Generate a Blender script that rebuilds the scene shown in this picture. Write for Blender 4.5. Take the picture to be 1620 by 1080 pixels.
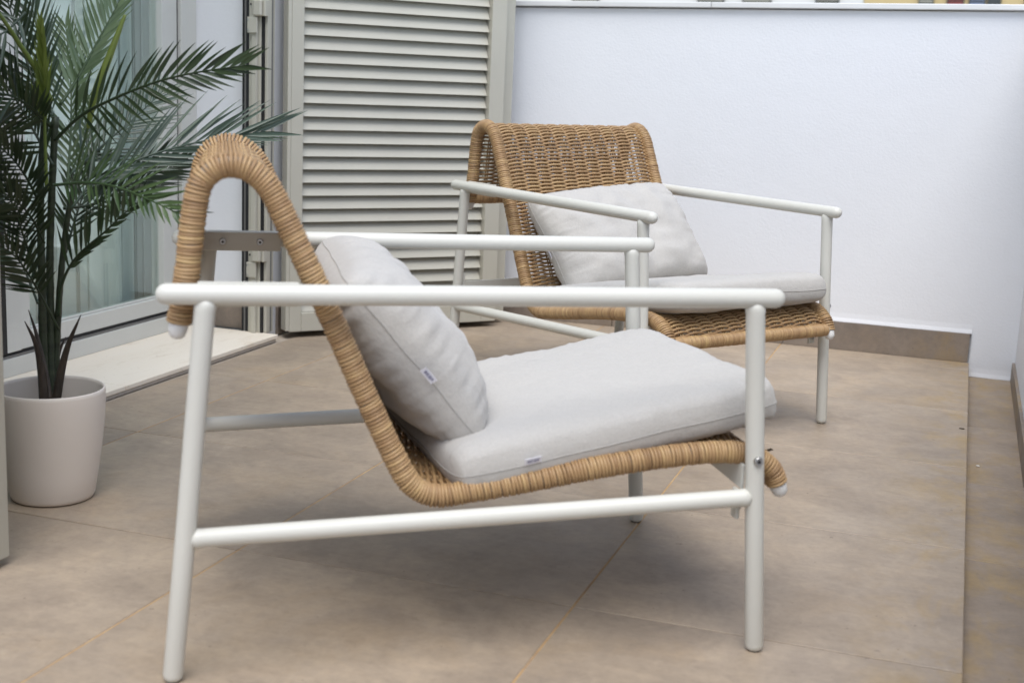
import bpy, bmesh, math, random
from mathutils import Vector, Matrix, noise

for o in list(bpy.data.objects): bpy.data.objects.remove(o)
R = math.radians
scene = bpy.context.scene
COL = scene.collection
rnd = random.Random(7)

# ------------------------------------------------------------------ camera
FPX, CAM_H, PITCH, ROLL, HYAW = 2105.7, 0.8405, 0.194, 0.043, 0.3212
_rz = Matrix.Rotation(HYAW, 3, 'Z')
FW = _rz @ Vector((0, math.cos(PITCH), -math.sin(PITCH)))
UP = _rz @ Vector((0, math.sin(PITCH), math.cos(PITCH)))
RT = _rz @ Vector((1, 0, 0))
CAM = Vector((0, 0, CAM_H))
_cr, _sr = math.cos(ROLL), math.sin(ROLL)
c_right = RT*_cr + UP*_sr
c_up = UP*_cr - RT*_sr
cam_d = bpy.data.cameras.new('camera')
cam = bpy.data.objects.new('camera', cam_d); COL.objects.link(cam)
m = Matrix.Identity(4)
for i in range(3):
    m[i][0] = c_right[i]; m[i][1] = c_up[i]; m[i][2] = -FW[i]; m[i][3] = CAM[i]
cam.matrix_world = m
cam_d.sensor_width = 36.0
cam_d.lens = FPX/1620*36
cam_d.clip_start = 0.05
cam_d.clip_end = 500
cam_d.dof.use_dof = True
cam_d.dof.focus_distance = 3.05
cam_d.dof.aperture_fstop = 5.0
scene.camera = cam

# ------------------------------------------------------------------ light
SUN_EL, SUN_AZ = R(65), R(-80)      # azimuth: direction towards the sun, from +X counter-clockwise
world = bpy.data.worlds.new('World'); scene.world = world; world.use_nodes = True
wn = world.node_tree.nodes; wl = world.node_tree.links
bg = wn['Background']
sky = wn.new('ShaderNodeTexSky'); sky.sky_type = 'NISHITA'; sky.sun_disc = False
sky.sun_elevation = SUN_EL; sky.sun_rotation = math.pi/2 - SUN_AZ
sky.air_density = 1.0; sky.dust_density = 1.0; sky.ozone_density = 1.0
hs = wn.new('ShaderNodeHueSaturation'); hs.inputs['Saturation'].default_value = 0.66
hs.inputs['Value'].default_value = 1.0
wl.new(sky.outputs[0], hs.inputs['Color']); wl.new(hs.outputs[0], bg.inputs['Color'])
bg.inputs['Strength'].default_value = 0.12
sun_d = bpy.data.lights.new('sun', 'SUN'); sun_d.energy = 1.3; sun_d.angle = R(45); sun_d.color = (1, .99, .975)
sun = bpy.data.objects.new('sun', sun_d); COL.objects.link(sun)
sdir = Vector((math.cos(SUN_AZ)*math.cos(SUN_EL), math.sin(SUN_AZ)*math.cos(SUN_EL), math.sin(SUN_EL)))
sun.rotation_euler = sdir.to_track_quat('Z', 'Y').to_euler()
vs = scene.view_settings
vs.view_transform = 'Standard'; vs.look = 'None'; vs.exposure = 1.16; vs.gamma = 1.0
vs.use_curve_mapping = False

# ------------------------------------------------------------------ helpers
def at(px, py, depth):
    """point seen at a photo pixel, at a distance along the viewing axis"""
    a, b = px-810, py-540
    return CAM + FW*depth + c_right*(a*depth/FPX) - c_up*(b*depth/FPX)

class MB:
    def __init__(s): s.v = []; s.f = []; s.t = []; s.sm = []
    def tube(s, pts, rad, n=10, caps='round', tone=0.5, closed=False):
        pts = [Vector(p) for p in pts]
        rads = rad if isinstance(rad, (list, tuple)) else [rad]*len(pts)
        if caps == 'round' and not closed:
            a, b = pts[0], pts[-1]
            da = (pts[1]-a).normalized(); db = (b-pts[-2]).normalized()
            ra, rb = rads[0], rads[-1]
            P = []; Q = []
            for k in (3, 2, 1):
                th = k*math.pi/2/3.15
                P.append(a - da*ra*(math.sin(th)-0.0)); Q.append(ra*math.cos(th))
            P2 = []; Q2 = []
            for k in (1, 2, 3):
                th = k*math.pi/2/3.15
                P2.append(b + db*rb*math.sin(th)); Q2.append(rb*math.cos(th))
            pts = P+pts+P2; rads = Q+list(rads)+Q2
        m_ = len(pts); base = len(s.v)
        prev = None
        for i, p in enumerate(pts):
            if closed: t = pts[(i+1) % m_]-pts[i-1]
            elif i == 0: t = pts[1]-pts[0]
            elif i == m_-1: t = pts[-1]-pts[-2]
            else: t = pts[i+1]-pts[i-1]
            t.normalize()
            if prev is None:
                r_ = Vector((0, 0, 1)) if abs(t.z) < .9 else Vector((1, 0, 0))
                u = t.cross(r_).normalized()
            else:
                u = (prev - t*prev.dot(t)).normalized()
            prev = u; w = t.cross(u)
            for k in range(n):
                a_ = 2*math.pi*k/n
                s.v.append(p + (u*math.cos(a_)+w*math.sin(a_))*rads[i]); s.t.append(tone)
        rng = m_ if closed else m_-1
        for i in range(rng):
            j = (i+1) % m_
            for k in range(n):
                k2 = (k+1) % n
                s.f.append((base+i*n+k, base+i*n+k2, base+j*n+k2, base+j*n+k)); s.sm.append(True)
        if not closed and caps:
            s.f.append(tuple(base+k for k in reversed(range(n)))); s.sm.append(caps == 'round')
            s.f.append(tuple(base+(m_-1)*n+k for k in range(n))); s.sm.append(caps == 'round')
        return s
    def box(s, lo, hi, mat=None, tone=.5):
        b = len(s.v)
        for x in (lo[0], hi[0]):
            for y in (lo[1], hi[1]):
                for z in (lo[2], hi[2]):
                    p = Vector((x, y, z)); s.v.append(mat @ p if mat else p); s.t.append(tone)
        for q in ((0,1,3,2),(4,6,7,5),(0,4,5,1),(2,3,7,6),(0,2,6,4),(1,5,7,3)):
            s.f.append(tuple(b+i for i in q)); s.sm.append(False)
        return s
    def quad(s, a, b_, c, d, tone=.5):
        b = len(s.v)
        for p in (a, b_, c, d): s.v.append(Vector(p)); s.t.append(tone)
        s.f.append((b, b+1, b+2, b+3)); s.sm.append(False)
        return s
    def prism(s, poly, axis_fn, lo, hi):
        """poly: 2D outline (ccw); axis_fn(u,v,w) -> point; extruded lo..hi"""
        b = len(s.v); n = len(poly)
        for w in (lo, hi):
            for (u, v) in poly: s.v.append(Vector(axis_fn(u, v, w))); s.t.append(.5)
        for i in range(n):
            j = (i+1) % n
            s.f.append((b+i, b+j, b+n+j, b+n+i)); s.sm.append(False)
        s.f.append(tuple(b+i for i in reversed(range(n)))); s.sm.append(False)
        s.f.append(tuple(b+n+i for i in range(n))); s.sm.append(False)
        return s
    def mesh(s, name, bevel=0, seg=2):
        me = bpy.data.meshes.new(name)
        me.from_pydata([tuple(v) for v in s.v], [], s.f)
        at_ = me.attributes.new('tone', 'FLOAT', 'POINT')
        at_.data.foreach_set('value', s.t)
        me.polygons.foreach_set('use_smooth', s.sm)
        bm = bmesh.new(); bm.from_mesh(me)
        if bevel:
            bmesh.ops.bevel(bm, geom=list(bm.edges), offset=bevel, segments=seg, profile=.5, affect='EDGES', clamp_overlap=True)
        bmesh.ops.recalc_face_normals(bm, faces=bm.faces)
        bm.to_mesh(me); bm.free(); me.update()
        return me
    def obj(s, name, mat, parent=None, bevel=0, seg=2, smooth=False):
        me = s.mesh(name, bevel, seg)
        if smooth: me.polygons.foreach_set('use_smooth', [True]*len(me.polygons))
        return link(name, me, mat, parent)

def link(name, me, mat, parent=None):
    if mat and not me.materials: me.materials.append(mat)
    o = bpy.data.objects.new(name, me); COL.objects.link(o)
    if parent: o.parent = parent
    return o
def empty(name, loc=(0,0,0), rz=0):
    o = bpy.data.objects.new(name, None); COL.objects.link(o)
    o.location = loc; o.rotation_euler = (0, 0, rz); o.empty_display_size = .1
    return o
def tag(o, label=None, cat=None, group=None, kind=None):
    if label: o['label'] = label
    if cat: o['category'] = cat
    if group: o['group'] = group
    if kind: o['kind'] = kind
    return o
def copy_tree(o, parent=None):
    c = o.copy(); COL.objects.link(c); c.parent = parent
    for ch in list(o.children): copy_tree(ch, c)
    return c
def catmull(pts, n):
    P = [Vector(p) for p in pts]; out = []
    P = [P[0]*2-P[1]] + P + [P[-1]*2-P[-2]]
    for i in range(1, len(P)-2):
        for k in range(n):
            t = k/n; a, b, c, d = P[i-1], P[i], P[i+1], P[i+2]
            out.append(.5*((2*b)+(c-a)*t+(2*a-5*b+4*c-d)*t*t+(3*b-a-3*c+d)*t**3))
    out.append(P[-2]); return out
def resample(pts, step=None, count=None):
    L = [0]
    for a, b in zip(pts, pts[1:]): L.append(L[-1]+(b-a).length)
    n = count or max(2, int(round(L[-1]/step))+1)
    out = []; j = 0
    for i in range(n):
        t = L[-1]*i/(n-1)
        while j < len(L)-2 and L[j+1] < t: j += 1
        w = (t-L[j])/max(1e-9, L[j+1]-L[j]); out.append(pts[j].lerp(pts[j+1], w))
    return out

# ------------------------------------------------------------------ materials
class NT:
    def __init__(s, name):
        s.m = bpy.data.materials.new(name); s.m.use_nodes = True
        s.n = s.m.node_tree.nodes; s.l = s.m.node_tree.links
        s.b = s.n['Principled BSDF']; s.out = s.n['Material Output']
    def node(s, t, **kw):
        n = s.n.new(t)
        for k, v in kw.items():
            if hasattr(n, k): setattr(n, k, v)
            else: n.inputs[k].default_value = v
        return n
    def coord(s, kind='Object', scale=(1,1,1), rand=False):
        tc = s.node('ShaderNodeTexCoord'); mp = s.node('ShaderNodeMapping'); mp.inputs['Scale'].default_value = scale
        s.l.new(tc.outputs[kind], mp.inputs['Vector'])
        if rand:
            oi = s.node('ShaderNodeObjectInfo'); mul = s.node('ShaderNodeMath', operation='MULTIPLY'); mul.inputs[1].default_value = 37.0
            s.l.new(oi.outputs['Random'], mul.inputs[0]); s.l.new(mul.outputs[0], mp.inputs['Location'])
        return mp.outputs[0]
    def noise(s, vec, scale, detail=4, rough=.55, dist=0):
        n = s.node('ShaderNodeTexNoise'); n.inputs['Scale'].default_value = scale
        n.inputs['Detail'].default_value = detail; n.inputs['Roughness'].default_value = rough; n.inputs['Distortion'].default_value = dist
        s.l.new(vec, n.inputs['Vector']); return n.outputs['Fac']
    def ramp(s, fac, stops):
        r = s.node('ShaderNodeValToRGB'); cr = r.color_ramp
        while len(cr.elements) < len(stops): cr.elements.new(.5)
        for e, (p, c) in zip(cr.elements, stops): e.position = p; e.color = (*c, 1) if len(c) == 3 else c
        s.l.new(fac, r.inputs[0]); return r.outputs[0]
    def mix(s, fac, a, b, mode='MIX'):
        n = s.node('ShaderNodeMix', data_type='RGBA', blend_type=mode)
        for inp, v in ((n.inputs[0], fac), (n.inputs[6], a), (n.inputs[7], b)):
            if isinstance(v, (int, float)): inp.default_value = v
            elif isinstance(v, (tuple, list)): inp.default_value = (*v, 1)
            else: s.l.new(v, inp)
        return n.outputs[2]
    def bump(s, h, strength=.2, dist=.002):
        b = s.node('ShaderNodeBump'); b.inputs['Strength'].default_value = strength; b.inputs['Distance'].default_value = dist
        s.l.new(h, b.inputs['Height'])
        for k in s.b.inputs['Normal'].links: s.l.new(k.from_socket, b.inputs['Normal'])
        s.l.new(b.outputs[0], s.b.inputs['Normal'])
    def set(s, col=None, rough=None, metal=None, spec=None):
        for k, v in (('Base Color', col), ('Roughness', rough), ('Metallic', metal), ('Specular IOR Level', spec)):
            if v is None: continue
            if isinstance(v, tuple): s.b.inputs[k].default_value = (*v, 1)
            elif isinstance(v, (int, float)): s.b.inputs[k].default_value = v
            else: s.l.new(v, s.b.inputs[k])
        return s

M = {}
def plain(name, col, rough=.5, metal=0, var=.06, scale=8, bump=0, spec=None):
    t = NT(name); v = t.coord('Object')
    f = t.noise(v, scale, 5)
    lo = tuple(c*(1-var) for c in col); hi = tuple(min(1, c*(1+var)) for c in col)
    t.set(t.ramp(f, [(.3, lo), (.7, hi)]), rough, metal, spec)
    if bump: t.bump(t.noise(v, 400, 3), bump, .0008)
    M[name] = t.m; return t

# plaster wall
t = NT('plaster'); v = t.coord('Object')
c = t.mix(t.noise(v, 1.3, 6), (.755, .768, .788), (.81, .818, .833))
c = t.mix(t.ramp(t.noise(v, 3.1, 8, .7, .6), [(.62, (0,0,0)), (.80, (.16,.16,.16))]), c, (.66, .655, .65))
t.set(c, .85, 0, .2); t.bump(t.noise(v, 120, 5, .6), .44, .0015); t.bump(t.noise(v, 9, 4), .22, .005)
M['plaster'] = t.m

# porcelain floor tile: soft streaks along the tile, cloudy, slight dirt
def tile_mat(name, base, lo, hi):
    t = NT(name); v = t.coord('Object', (1, 1, 1), True); vst = t.coord('Object', (2.0, 30, 1), True); vst2 = t.coord('Object', (7, 120, 1), True)
    vw = t.coord('Object')
    c = t.mix(t.ramp(t.noise(v, 2.2, 8, .66, .8), [(.30, (0,0,0)), (.70, (1,1,1))]), lo, hi)
    c = t.mix(.8, c, t.ramp(t.noise(v, 7.5, 8, .7, .6), [(.30, (.78,.78,.80)), (.5, (1,1,1)), (.70, (1.17,1.15,1.11))]), 'MULTIPLY')
    c = t.mix(.8, c, t.ramp(t.noise(vst, 1.5, 6, .62, .3), [(.28, (.955,.955,.96)), (.5, (1,1,1)), (.74, (1.03,1.03,1.025))]), 'MULTIPLY')
    c = t.mix(.9, c, t.ramp(t.noise(vst2, 1.0, 5, .7), [(.30, (.95,.95,.95)), (.52, (1,1,1)), (.76, (1.035,1.035,1.03))]), 'MULTIPLY')
    c = t.mix(t.ramp(t.noise(v, 13, 8, .75, .5), [(.58, (0,0,0)), (.78, (.45,.45,.45))]), c, tuple(min(.8, x*1.30) for x in hi))
    c = t.mix(t.ramp(t.noise(v, 2.9, 7, .68, .5), [(.56, (0,0,0)), (.76, (.32,.32,.32))]), c, (base[0]*1.0, base[1]*.86, base[2]*.60))
    c = t.mix(t.ramp(t.noise(v, 1.9, 6, .65, .4), [(.28, (.30,.30,.30)), (.46, (0,0,0))]), c, (base[0]*.56, base[1]*.58, base[2]*.62))
    # rusty water stains dried along the raised edge
    ge = t.node('ShaderNodeNewGeometry'); sxyz = t.node('ShaderNodeSeparateXYZ'); t.l.new(ge.outputs['Position'], sxyz.inputs[0])
    mr = t.node('ShaderNodeMapRange'); mr.inputs['From Min'].default_value = -.16; mr.inputs['From Max'].default_value = .06; mr.interpolation_type = 'SMOOTHSTEP'; t.l.new(sxyz.outputs[0], mr.inputs['Value'])
    st = t.node('ShaderNodeMath', operation='MULTIPLY'); t.l.new(mr.outputs[0], st.inputs[0])
    t.l.new(t.ramp(t.noise(vw if False else t.coord('Object', (1.6, 1, 1), True), 6.5, 6, .66, .4), [(.47, (0,0,0)), (.66, (.62,.62,.62))]), st.inputs[1])
    c = t.mix(st.outputs[0], c, (.37, .25, .10))
    # tiny specks of dirt
    c = t.mix(.55, c, t.ramp(t.noise(v, 55, 5, .75), [(.30, (.80,.80,.80)), (.5, (1,1,1)), (.70, (1.16,1.15,1.13))]), 'MULTIPLY')
    c = t.mix(t.ramp(t.noise(v, 70, 2, .5), [(.735, (0,0,0)), (.775, (.6,.6,.6))]), c, (.12, .092, .07))
    oi = t.node('ShaderNodeObjectInfo')
    c = t.mix(.5, c, t.mix(oi.outputs['Random'], tuple(x*.93 for x in (.9,.9,.9)), (1.06,1.04,1.02)), 'MULTIPLY') if False else c
    t.set(c, t.ramp(t.noise(v, 6, 5), [(.3, (.42,.42,.42)), (.7, (.6,.6,.6))]), 0, .4)
    t.bump(t.noise(v, 45, 6, .7), .14, .0012); t.bump(t.noise(v, 260, 3), .14, .0005)
    M[name] = t.m
tile_mat('floor_tile', (.40, .316, .232), (.277, .220, .165), (.402, .322, .240))
tile_mat('skirt_tile', (.235, .19, .152), (.19, .155, .125), (.29, .238, .192))
tile_mat('gutter_tile', (.35, .268, .19), (.25, .196, .145), (.37, .288, .212))

t = NT('grout_pale'); v = t.coord('Object'); t.set(t.mix(t.noise(v, 30, 4), (.34, .285, .225), (.50, .43, .345)), .9); M['grout_pale'] = t.m
t = NT('grout_rust'); v = t.coord('Object'); t.set(t.ramp(t.noise(v, 14, 6, .7), [(.3, (.27, .20, .14)), (.5, (.42, .27, .13)), (.72, (.50, .36, .20))]), .9); M['grout_rust'] = t.m

# travertine sill
t = NT('travertine'); v = t.coord('Object'); vs_ = t.coord('Object', (1, .25, 1))
c = t.mix(t.noise(vs_, 6, 6, .6, .5), (.78, .69, .555), (.86, .80, .70))
c = t.mix(t.ramp(t.noise(vs_, 26, 6, .7), [(.55, (0,0,0)), (.75, (.5,.5,.5))]), c, (.56, .44, .30))
c = t.mix(t.ramp(t.noise(v, 90, 3, .6), [(.66, (0,0,0)), (.74, (.7,.7,.7))]), c, (.34, .26, .18))
t.set(c, .6); t.bump(t.noise(v, 60, 4), .2, .001); M['travertine'] = t.m
t = NT('mortar'); v = t.coord('Object')
c = t.mix(t.noise(v, 40, 5, .7), (.38, .33, .28), (.62, .58, .52)); t.set(c, .95); t.bump(t.noise(v, 90, 4), .8, .003); M['mortar'] = t.m

# powder-coated metals
t = NT('white_metal'); v = t.coord('Object')
c = t.mix(t.noise(v, 5, 4), (.59, .58, .52), (.635, .625, .565)); t.set(c, .42, 0, .45); t.bump(t.noise(v, 900, 2), .1, .0003); M['white_metal'] = t.m
plain('shutter_metal', (.485, .465, .39), .45, 0, .03, 6, .06)
plain('door_metal', (.63, .63, .585), .42, 0, .03, 6, .05)
plain('black_rubber', (.012, .012, .013), .6, 0, .1)
plain('dark_metal', (.16, .155, .145), .45, 0, .05)
plain('steel', (.55, .54, .52), .28, 1.0, .05, 60)
plain('plastic_cap', (.72, .71, .68), .4, 0, .03)
plain('coping_stone', (.70, .70, .685), .55, 0, .06, 5, .1)
plain('pot_glaze', (.76, .69, .61), .55, 0, .035, 5, .25)
plain('soil', (.05, .035, .025), .95, 0, .3, 40)
plain('tag_cloth', (.82, .82, .88), .7, 0, .02)
plain('tag_ink', (.07, .08, .22), .7, 0, .02)

# rattan strand, its tone varies strand by strand
t = NT('rattan'); a = t.node('ShaderNodeAttribute', attribute_name='tone'); v = t.coord('Object')
c = t.ramp(a.outputs['Fac'], [(0, (.215, .127, .058)), (.25, (.312, .19, .09)), (.5, (.39, .247, .119)), (.75, (.45, .297, .143)), (1, (.515, .355, .162))])
c = t.mix(t.ramp(t.noise(v, 60, 4, .6), [(.4, (0,0,0)), (.7, (.45,.45,.45))]), c, (.34, .20, .10))
t.set(c, .48, 0, .45); t.bump(t.noise(t.coord('Object', (1,1,1)), 500, 3), .25, .0005); M['rattan'] = t.m

# cushion fabric: heathered linen weave
t = NT('fabric'); v = t.coord('Object')
w1 = t.coord('Object', (900, 60, 60)); w2 = t.coord('Object', (60, 900, 60))
f1 = t.noise(w1, 1, 2); f2 = t.noise(w2, 1, 2)
h = t.node('ShaderNodeMath', operation='ADD'); t.l.new(f1, h.inputs[0]); t.l.new(f2, h.inputs[1])
c = t.mix(t.noise(v, 4, 3), (.405, .382, .345), (.445, .421, .384))
c = t.mix(t.ramp(t.noise(v, 420, 3, .8), [(.42, (0,0,0)), (.62, (1,1,1))]), c, (.31, .295, .275))
hx = t.noise(t.coord('Object', (90, 520, 520)), 1, 3, .7); hy_ = t.noise(t.coord('Object', (520, 90, 520)), 1, 3, .7)
c = t.mix(.9, c, t.ramp(hx, [(.30, (.86,.86,.855)), (.5, (1,1,1)), (.70, (1.12,1.12,1.12))]), 'MULTIPLY')
c = t.mix(.9, c, t.ramp(hy_, [(.30, (.86,.86,.855)), (.5, (1,1,1)), (.70, (1.12,1.12,1.12))]), 'MULTIPLY')
c = t.mix(t.ramp(h.outputs[0], [(.40, (0,0,0)), (.62, (.6,.6,.6))]), c, (.53, .508, .47))
t.set(c, .95, 0, .1); t.b.inputs['Sheen Weight'].default_value = .25; t.b.inputs['Sheen Roughness'].default_value = .6
t.bump(h.outputs[0], .35, .0006); t.bump(t.noise(v, 26, 5, .6), .5, .006); M['fabric'] = t.m
plain('seam_thread', (.40, .382, .352), .95, 0, .1, 200)

# palm leaves
def leaf_mat(name, a, b, sheen=.4, rib=None):
    t = NT(name); at_ = t.node('ShaderNodeAttribute', attribute_name='tone'); v = t.coord('Object')
    c = t.mix(at_.outputs['Fac'], a, b); c = t.mix(t.ramp(t.noise(v, 18, 4), [(.4, (0,0,0)), (.75, (.35,.35,.35))]), c, tuple(x*.6 for x in a))
    t.set(c, .34, 0, .55)
    tr = t.node('ShaderNodeBsdfTranslucent'); t.l.new(c, tr.inputs[0])
    mx = t.node('ShaderNodeMixShader'); mx.inputs[0].default_value = .22
    t.l.new(t.b.outputs[0], mx.inputs[1]); t.l.new(tr.outputs[0], mx.inputs[2]); t.l.new(mx.outputs[0], t.out.inputs[0])
    M[name] = t.m
leaf_mat('leaf_dark', (.020, .036, .014), (.044, .070, .028))
leaf_mat('leaf_grey', (.046, .078, .048), (.090, .130, .086))
leaf_mat('leaf_green', (.048, .090, .034), (.105, .160, .062))
leaf_mat('leaf_pale', (.098, .155, .072), (.170, .235, .122))
leaf_mat('leaf_lime', (.130, .180, .030), (.230, .290, .060))
t = NT('palm_cane'); v = t.coord('Object', (1, 1, 14)); c = t.ramp(t.noise(v, 5, 5, .6), [(.3, (.014, .020, .010)), (.65, (.036, .050, .024)), (.8, (.075, .085, .05))]); t.set(c, .5); M['palm_cane'] = t.m
t = NT('palm_bark'); v = t.coord('Object', (1, 1, .2)); c = t.ramp(t.noise(v, 120, 4, .7), [(.3, (.020, .015, .010)), (.7, (.066, .048, .034))]); t.set(c, .6); M['palm_bark'] = t.m

# glass pane: clear with mirror-like fresnel reflection
t = NT('glass'); t.n.remove(t.b)
lw_ = t.node('ShaderNodeLayerWeight'); lw_.inputs['Blend'].default_value = .5
pw = t.node('ShaderNodeMath', operation='POWER'); pw.inputs[1].default_value = 4.0; t.l.new(lw_.outputs['Facing'], pw.inputs[0])
fr = t.node('ShaderNodeMath', operation='MULTIPLY_ADD'); fr.inputs[1].default_value = .92; fr.inputs[2].default_value = .13; t.l.new(pw.outputs[0], fr.inputs[0])
gl = t.node('ShaderNodeBsdfGlossy'); gl.inputs['Roughness'].default_value = .0; gl.inputs['Color'].default_value = (.92, .97, .95, 1)
tr = t.node('ShaderNodeBsdfTransparent'); tr.inputs['Color'].default_value = (.955, .985, .968, 1)
mx = t.node('ShaderNodeMixShader')
t.l.new(fr.outputs[0], mx.inputs[0]); t.l.new(tr.outputs[0], mx.inputs[1]); t.l.new(gl.outputs[0], mx.inputs[2]); t.l.new(mx.outputs[0], t.out.inputs[0]); M['glass'] = t.m
# sheer curtain
t = NT('curtain'); v = t.coord('Object', (300, 300, 1)); t.n.remove(t.b)
df = t.node('ShaderNodeBsdfDiffuse'); df.inputs['Color'].default_value = (.86, .93, .89, 1)
tl = t.node('ShaderNodeBsdfTranslucent'); tl.inputs['Color'].default_value = (.86, .88, .85, 1)
tp = t.node('ShaderNodeBsdfTransparent')
m1 = t.node('ShaderNodeMixShader'); m1.inputs[0].default_value = .12; m2 = t.node('ShaderNodeMixShader'); m2.inputs[0].default_value = .05
t.l.new(df.outputs[0], m1.inputs[1]); t.l.new(tl.outputs[0], m1.inputs[2]); t.l.new(m1.outputs[0], m2.inputs[1]); t.l.new(tp.outputs[0], m2.inputs[2]); t.l.new(m2.outputs[0], t.out.inputs[0]); M['curtain'] = t.m

plain('room_paint', (.78, .78, .76), .9, 0, .04)
plain('street', (.06, .06, .058), .9, 0, .2, 2)
plain('white_facade', (.78, .77, .74), .9, 0, .05, .5)
plain('yellow_facade', (.62, .48, .25), .9, 0, .06, .5)
plain('grey_facade', (.42, .38, .30), .9, 0, .08, .8)
plain('dark_glass', (.03, .035, .04), .15, 0, .2)
plain('louvre_paint', (.30, .29, .24), .6, 0, .06)
plain('red_paint', (.25, .05, .04), .6, 0, .1)
plain('blue_paint', (.16, .20, .29), .6, 0, .1)
plain('leaf_litter', (.06, .045, .028), .9, 0, .3, 60)
plain('crumb', (.62, .58, .52), .9, 0, .2, 60)

# ------------------------------------------------------------------ setting
SX = 0.0708            # edge of the raised floor
WY = 4.5076            # back parapet plane
GZ = -0.046            # lower channel floor
def tile_mesh(name, w, d, h, bev=.0012):
    b = MB(); b.box((-w/2, -d/2, -h), (w/2, d/2, 0)); return b.mesh(name, bev, 1)

street = tag(MB().box((-150, -150, -6.8), (150, 150, -6.6)).obj('street_ground', M['street']), kind='structure')
floor = tag(empty('terrace_floor'), kind='structure')
MB().box((-2.05, -3.3, -.05), (SX-.004, WY+.02, -.0035)).obj('grout', M['grout_pale'], floor)
xs = [-1.99, -1.765, -1.1577, -.5368, SX]
ys = [-3.22, -2.62, -2.02, -1.42, -.82, -.22, .20, .788, 1.387, 1.9856, 2.5691, 3.1738, 3.775, 4.376, WY]
G = .0020
cache = {}
for i in range(len(xs)-1):
    for j in range(len(ys)-1):
        w = xs[i+1]-xs[i]-2*G; d = ys[j+1]-ys[j]-2*G
        if i == len(xs)-2: w += G
        k = (round(w, 4), round(d, 4))
        if k not in cache: cache[k] = tile_mesh('tile', w, d, .0095)
        cx = xs[i]+G+w/2; cy = (ys[j]+ys[j+1])/2
        o = link('tile', cache[k], M['floor_tile'], floor)
        o.location = (cx, cy, rnd.uniform(-.0003, .0003)); o.rotation_euler = (0, 0, rnd.choice((0, math.pi)) )
for x in xs[1:-1]:
    MB().box((x-G*1.02, -3.2, -.0034), (x+G*1.02, WY-.001, -.0012)).obj('grout_line', M['grout_rust'], floor)
# front lip of the raised floor and the lower channel
MB().box((SX-.016, -3.2, GZ-.01), (SX-.0035, WY, -.0098)).obj('riser', M['skirt_tile'], floor)
chan = tag(empty('drain_channel_floor'), kind='structure')
MB().box((SX-.002, -3.3, GZ-.03), (.23, WY+.02, GZ-.003)).obj('grout', M['grout_rust'], chan)
gy = [-3.2, -2.0, -1.4, -.3, .3, .9, 1.48, 2.06, 2.655, 3.215, 3.80, WY]
for a, b in zip(gy, gy[1:]):
    w = .206-SX-.002; me = tile_mesh('tile', w, b-a-.003, .0095)
    o = link('tile', me, M['gutter_tile'], chan); o.location = (SX+.001+w/2, (a+b)/2, GZ)

# back parapet: rendered wall, coping slabs, tile skirting
wallt = tag(empty('parapet_wall'), 'white rendered parapet wall behind the wicker chairs, tan tile skirting along its foot', 'wall')
def wall_top(x): return 1.1125 + (x-.0)*.0145
b = MB()
XA, XB = -2.06, .212
prof = [(0.0, 0), (0.0, 0)]
def wall_strip(x0, x1, zb, flare_z, name):
    """wall body with the plaster swelling out a little just above the skirting"""
    zs = [(zb, .0046), (zb+.002, .0047), (zb+.006, .0036), (zb+.014, .0015), (zb+.03, .0003), (zb+.10, 0)]
    mb = MB()
    n = max(2, int((x1-x0)/.05))
    rows = []
    for z, off in zs + [(None, 0)]:
        row = []
        for k in range(n+1):
            x = x0+(x1-x0)*k/n
            wob = .0012*noise.noise(Vector((x*9, (z or 2)*20, 3)))
            zz = wall_top(x)-.004 if z is None else z + wob*1.2
            row.append(Vector((x, WY-off+(wob if z is not None else 0), zz)))
        rows.append(row)
    for r0, r1 in zip(rows, rows[1:]):
        for k in range(n):
            mb.quad(r0[k], r0[k+1], r1[k+1], r1[k])
    for k in range(n):
        a, c = rows[0][k], rows[0][k+1]
        mb.quad(Vector((a.x, WY+.01, zb)), Vector((c.x, WY+.01, zb)), c, a)
    return mb.obj(name, M['plaster'], wallt, smooth=True)
wall_strip(XA, SX-.001, .0945, 0, 'wall_face')
wall_strip(SX-.001, XB, GZ+.0005, 0, 'wall_face')
MB().box((XA, WY+.008, -.3), (.42, WY+.20, 1.075)).obj('wall_core', M['plaster'], wallt)
MB().quad((SX-.001, WY-.0115, .0945), (SX-.001, WY+.01, .0945), (SX-.001, WY+.01, GZ), (SX-.001, WY-.003, GZ)).obj('return', M['plaster'], wallt)
# skirting tiles
sx = [-2.05, -1.73, -1.13, -.53, SX-.004]
for a, c in zip(sx, sx[1:]):
    MB().box((a+.001, WY-.0046, .0005), (c-.001, WY+.006, .0938)).obj('skirting_tile', M['skirt_tile'], wallt, .0008, 1)
# coping slabs
cj = [-2.06, -1.62, -.852, .212]
for a, c in zip(cj, cj[1:]):
    z0, z1 = wall_top(a), wall_top(c)
    mb = MB()
    P = []
    for (x, z) in ((a+.0008, z0), (c-.0008, z1)):
        for (y, dz) in ((WY-.018, 0), (WY+.225, 0), (WY+.225, .02), (WY-.018, .018)):
            P.append(Vector((x, y, z+dz)))
    mb.v = P; mb.t = [.5]*8
    mb.f = [(0,1,2,3), (7,6,5,4), (0,4,5,1), (1,5,6,2), (2,6,7,3), (3,7,4,0)]; mb.sm = [False]*6
    mb.obj('coping_slab', M['coping_stone'], wallt, .0025, 2)

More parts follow.
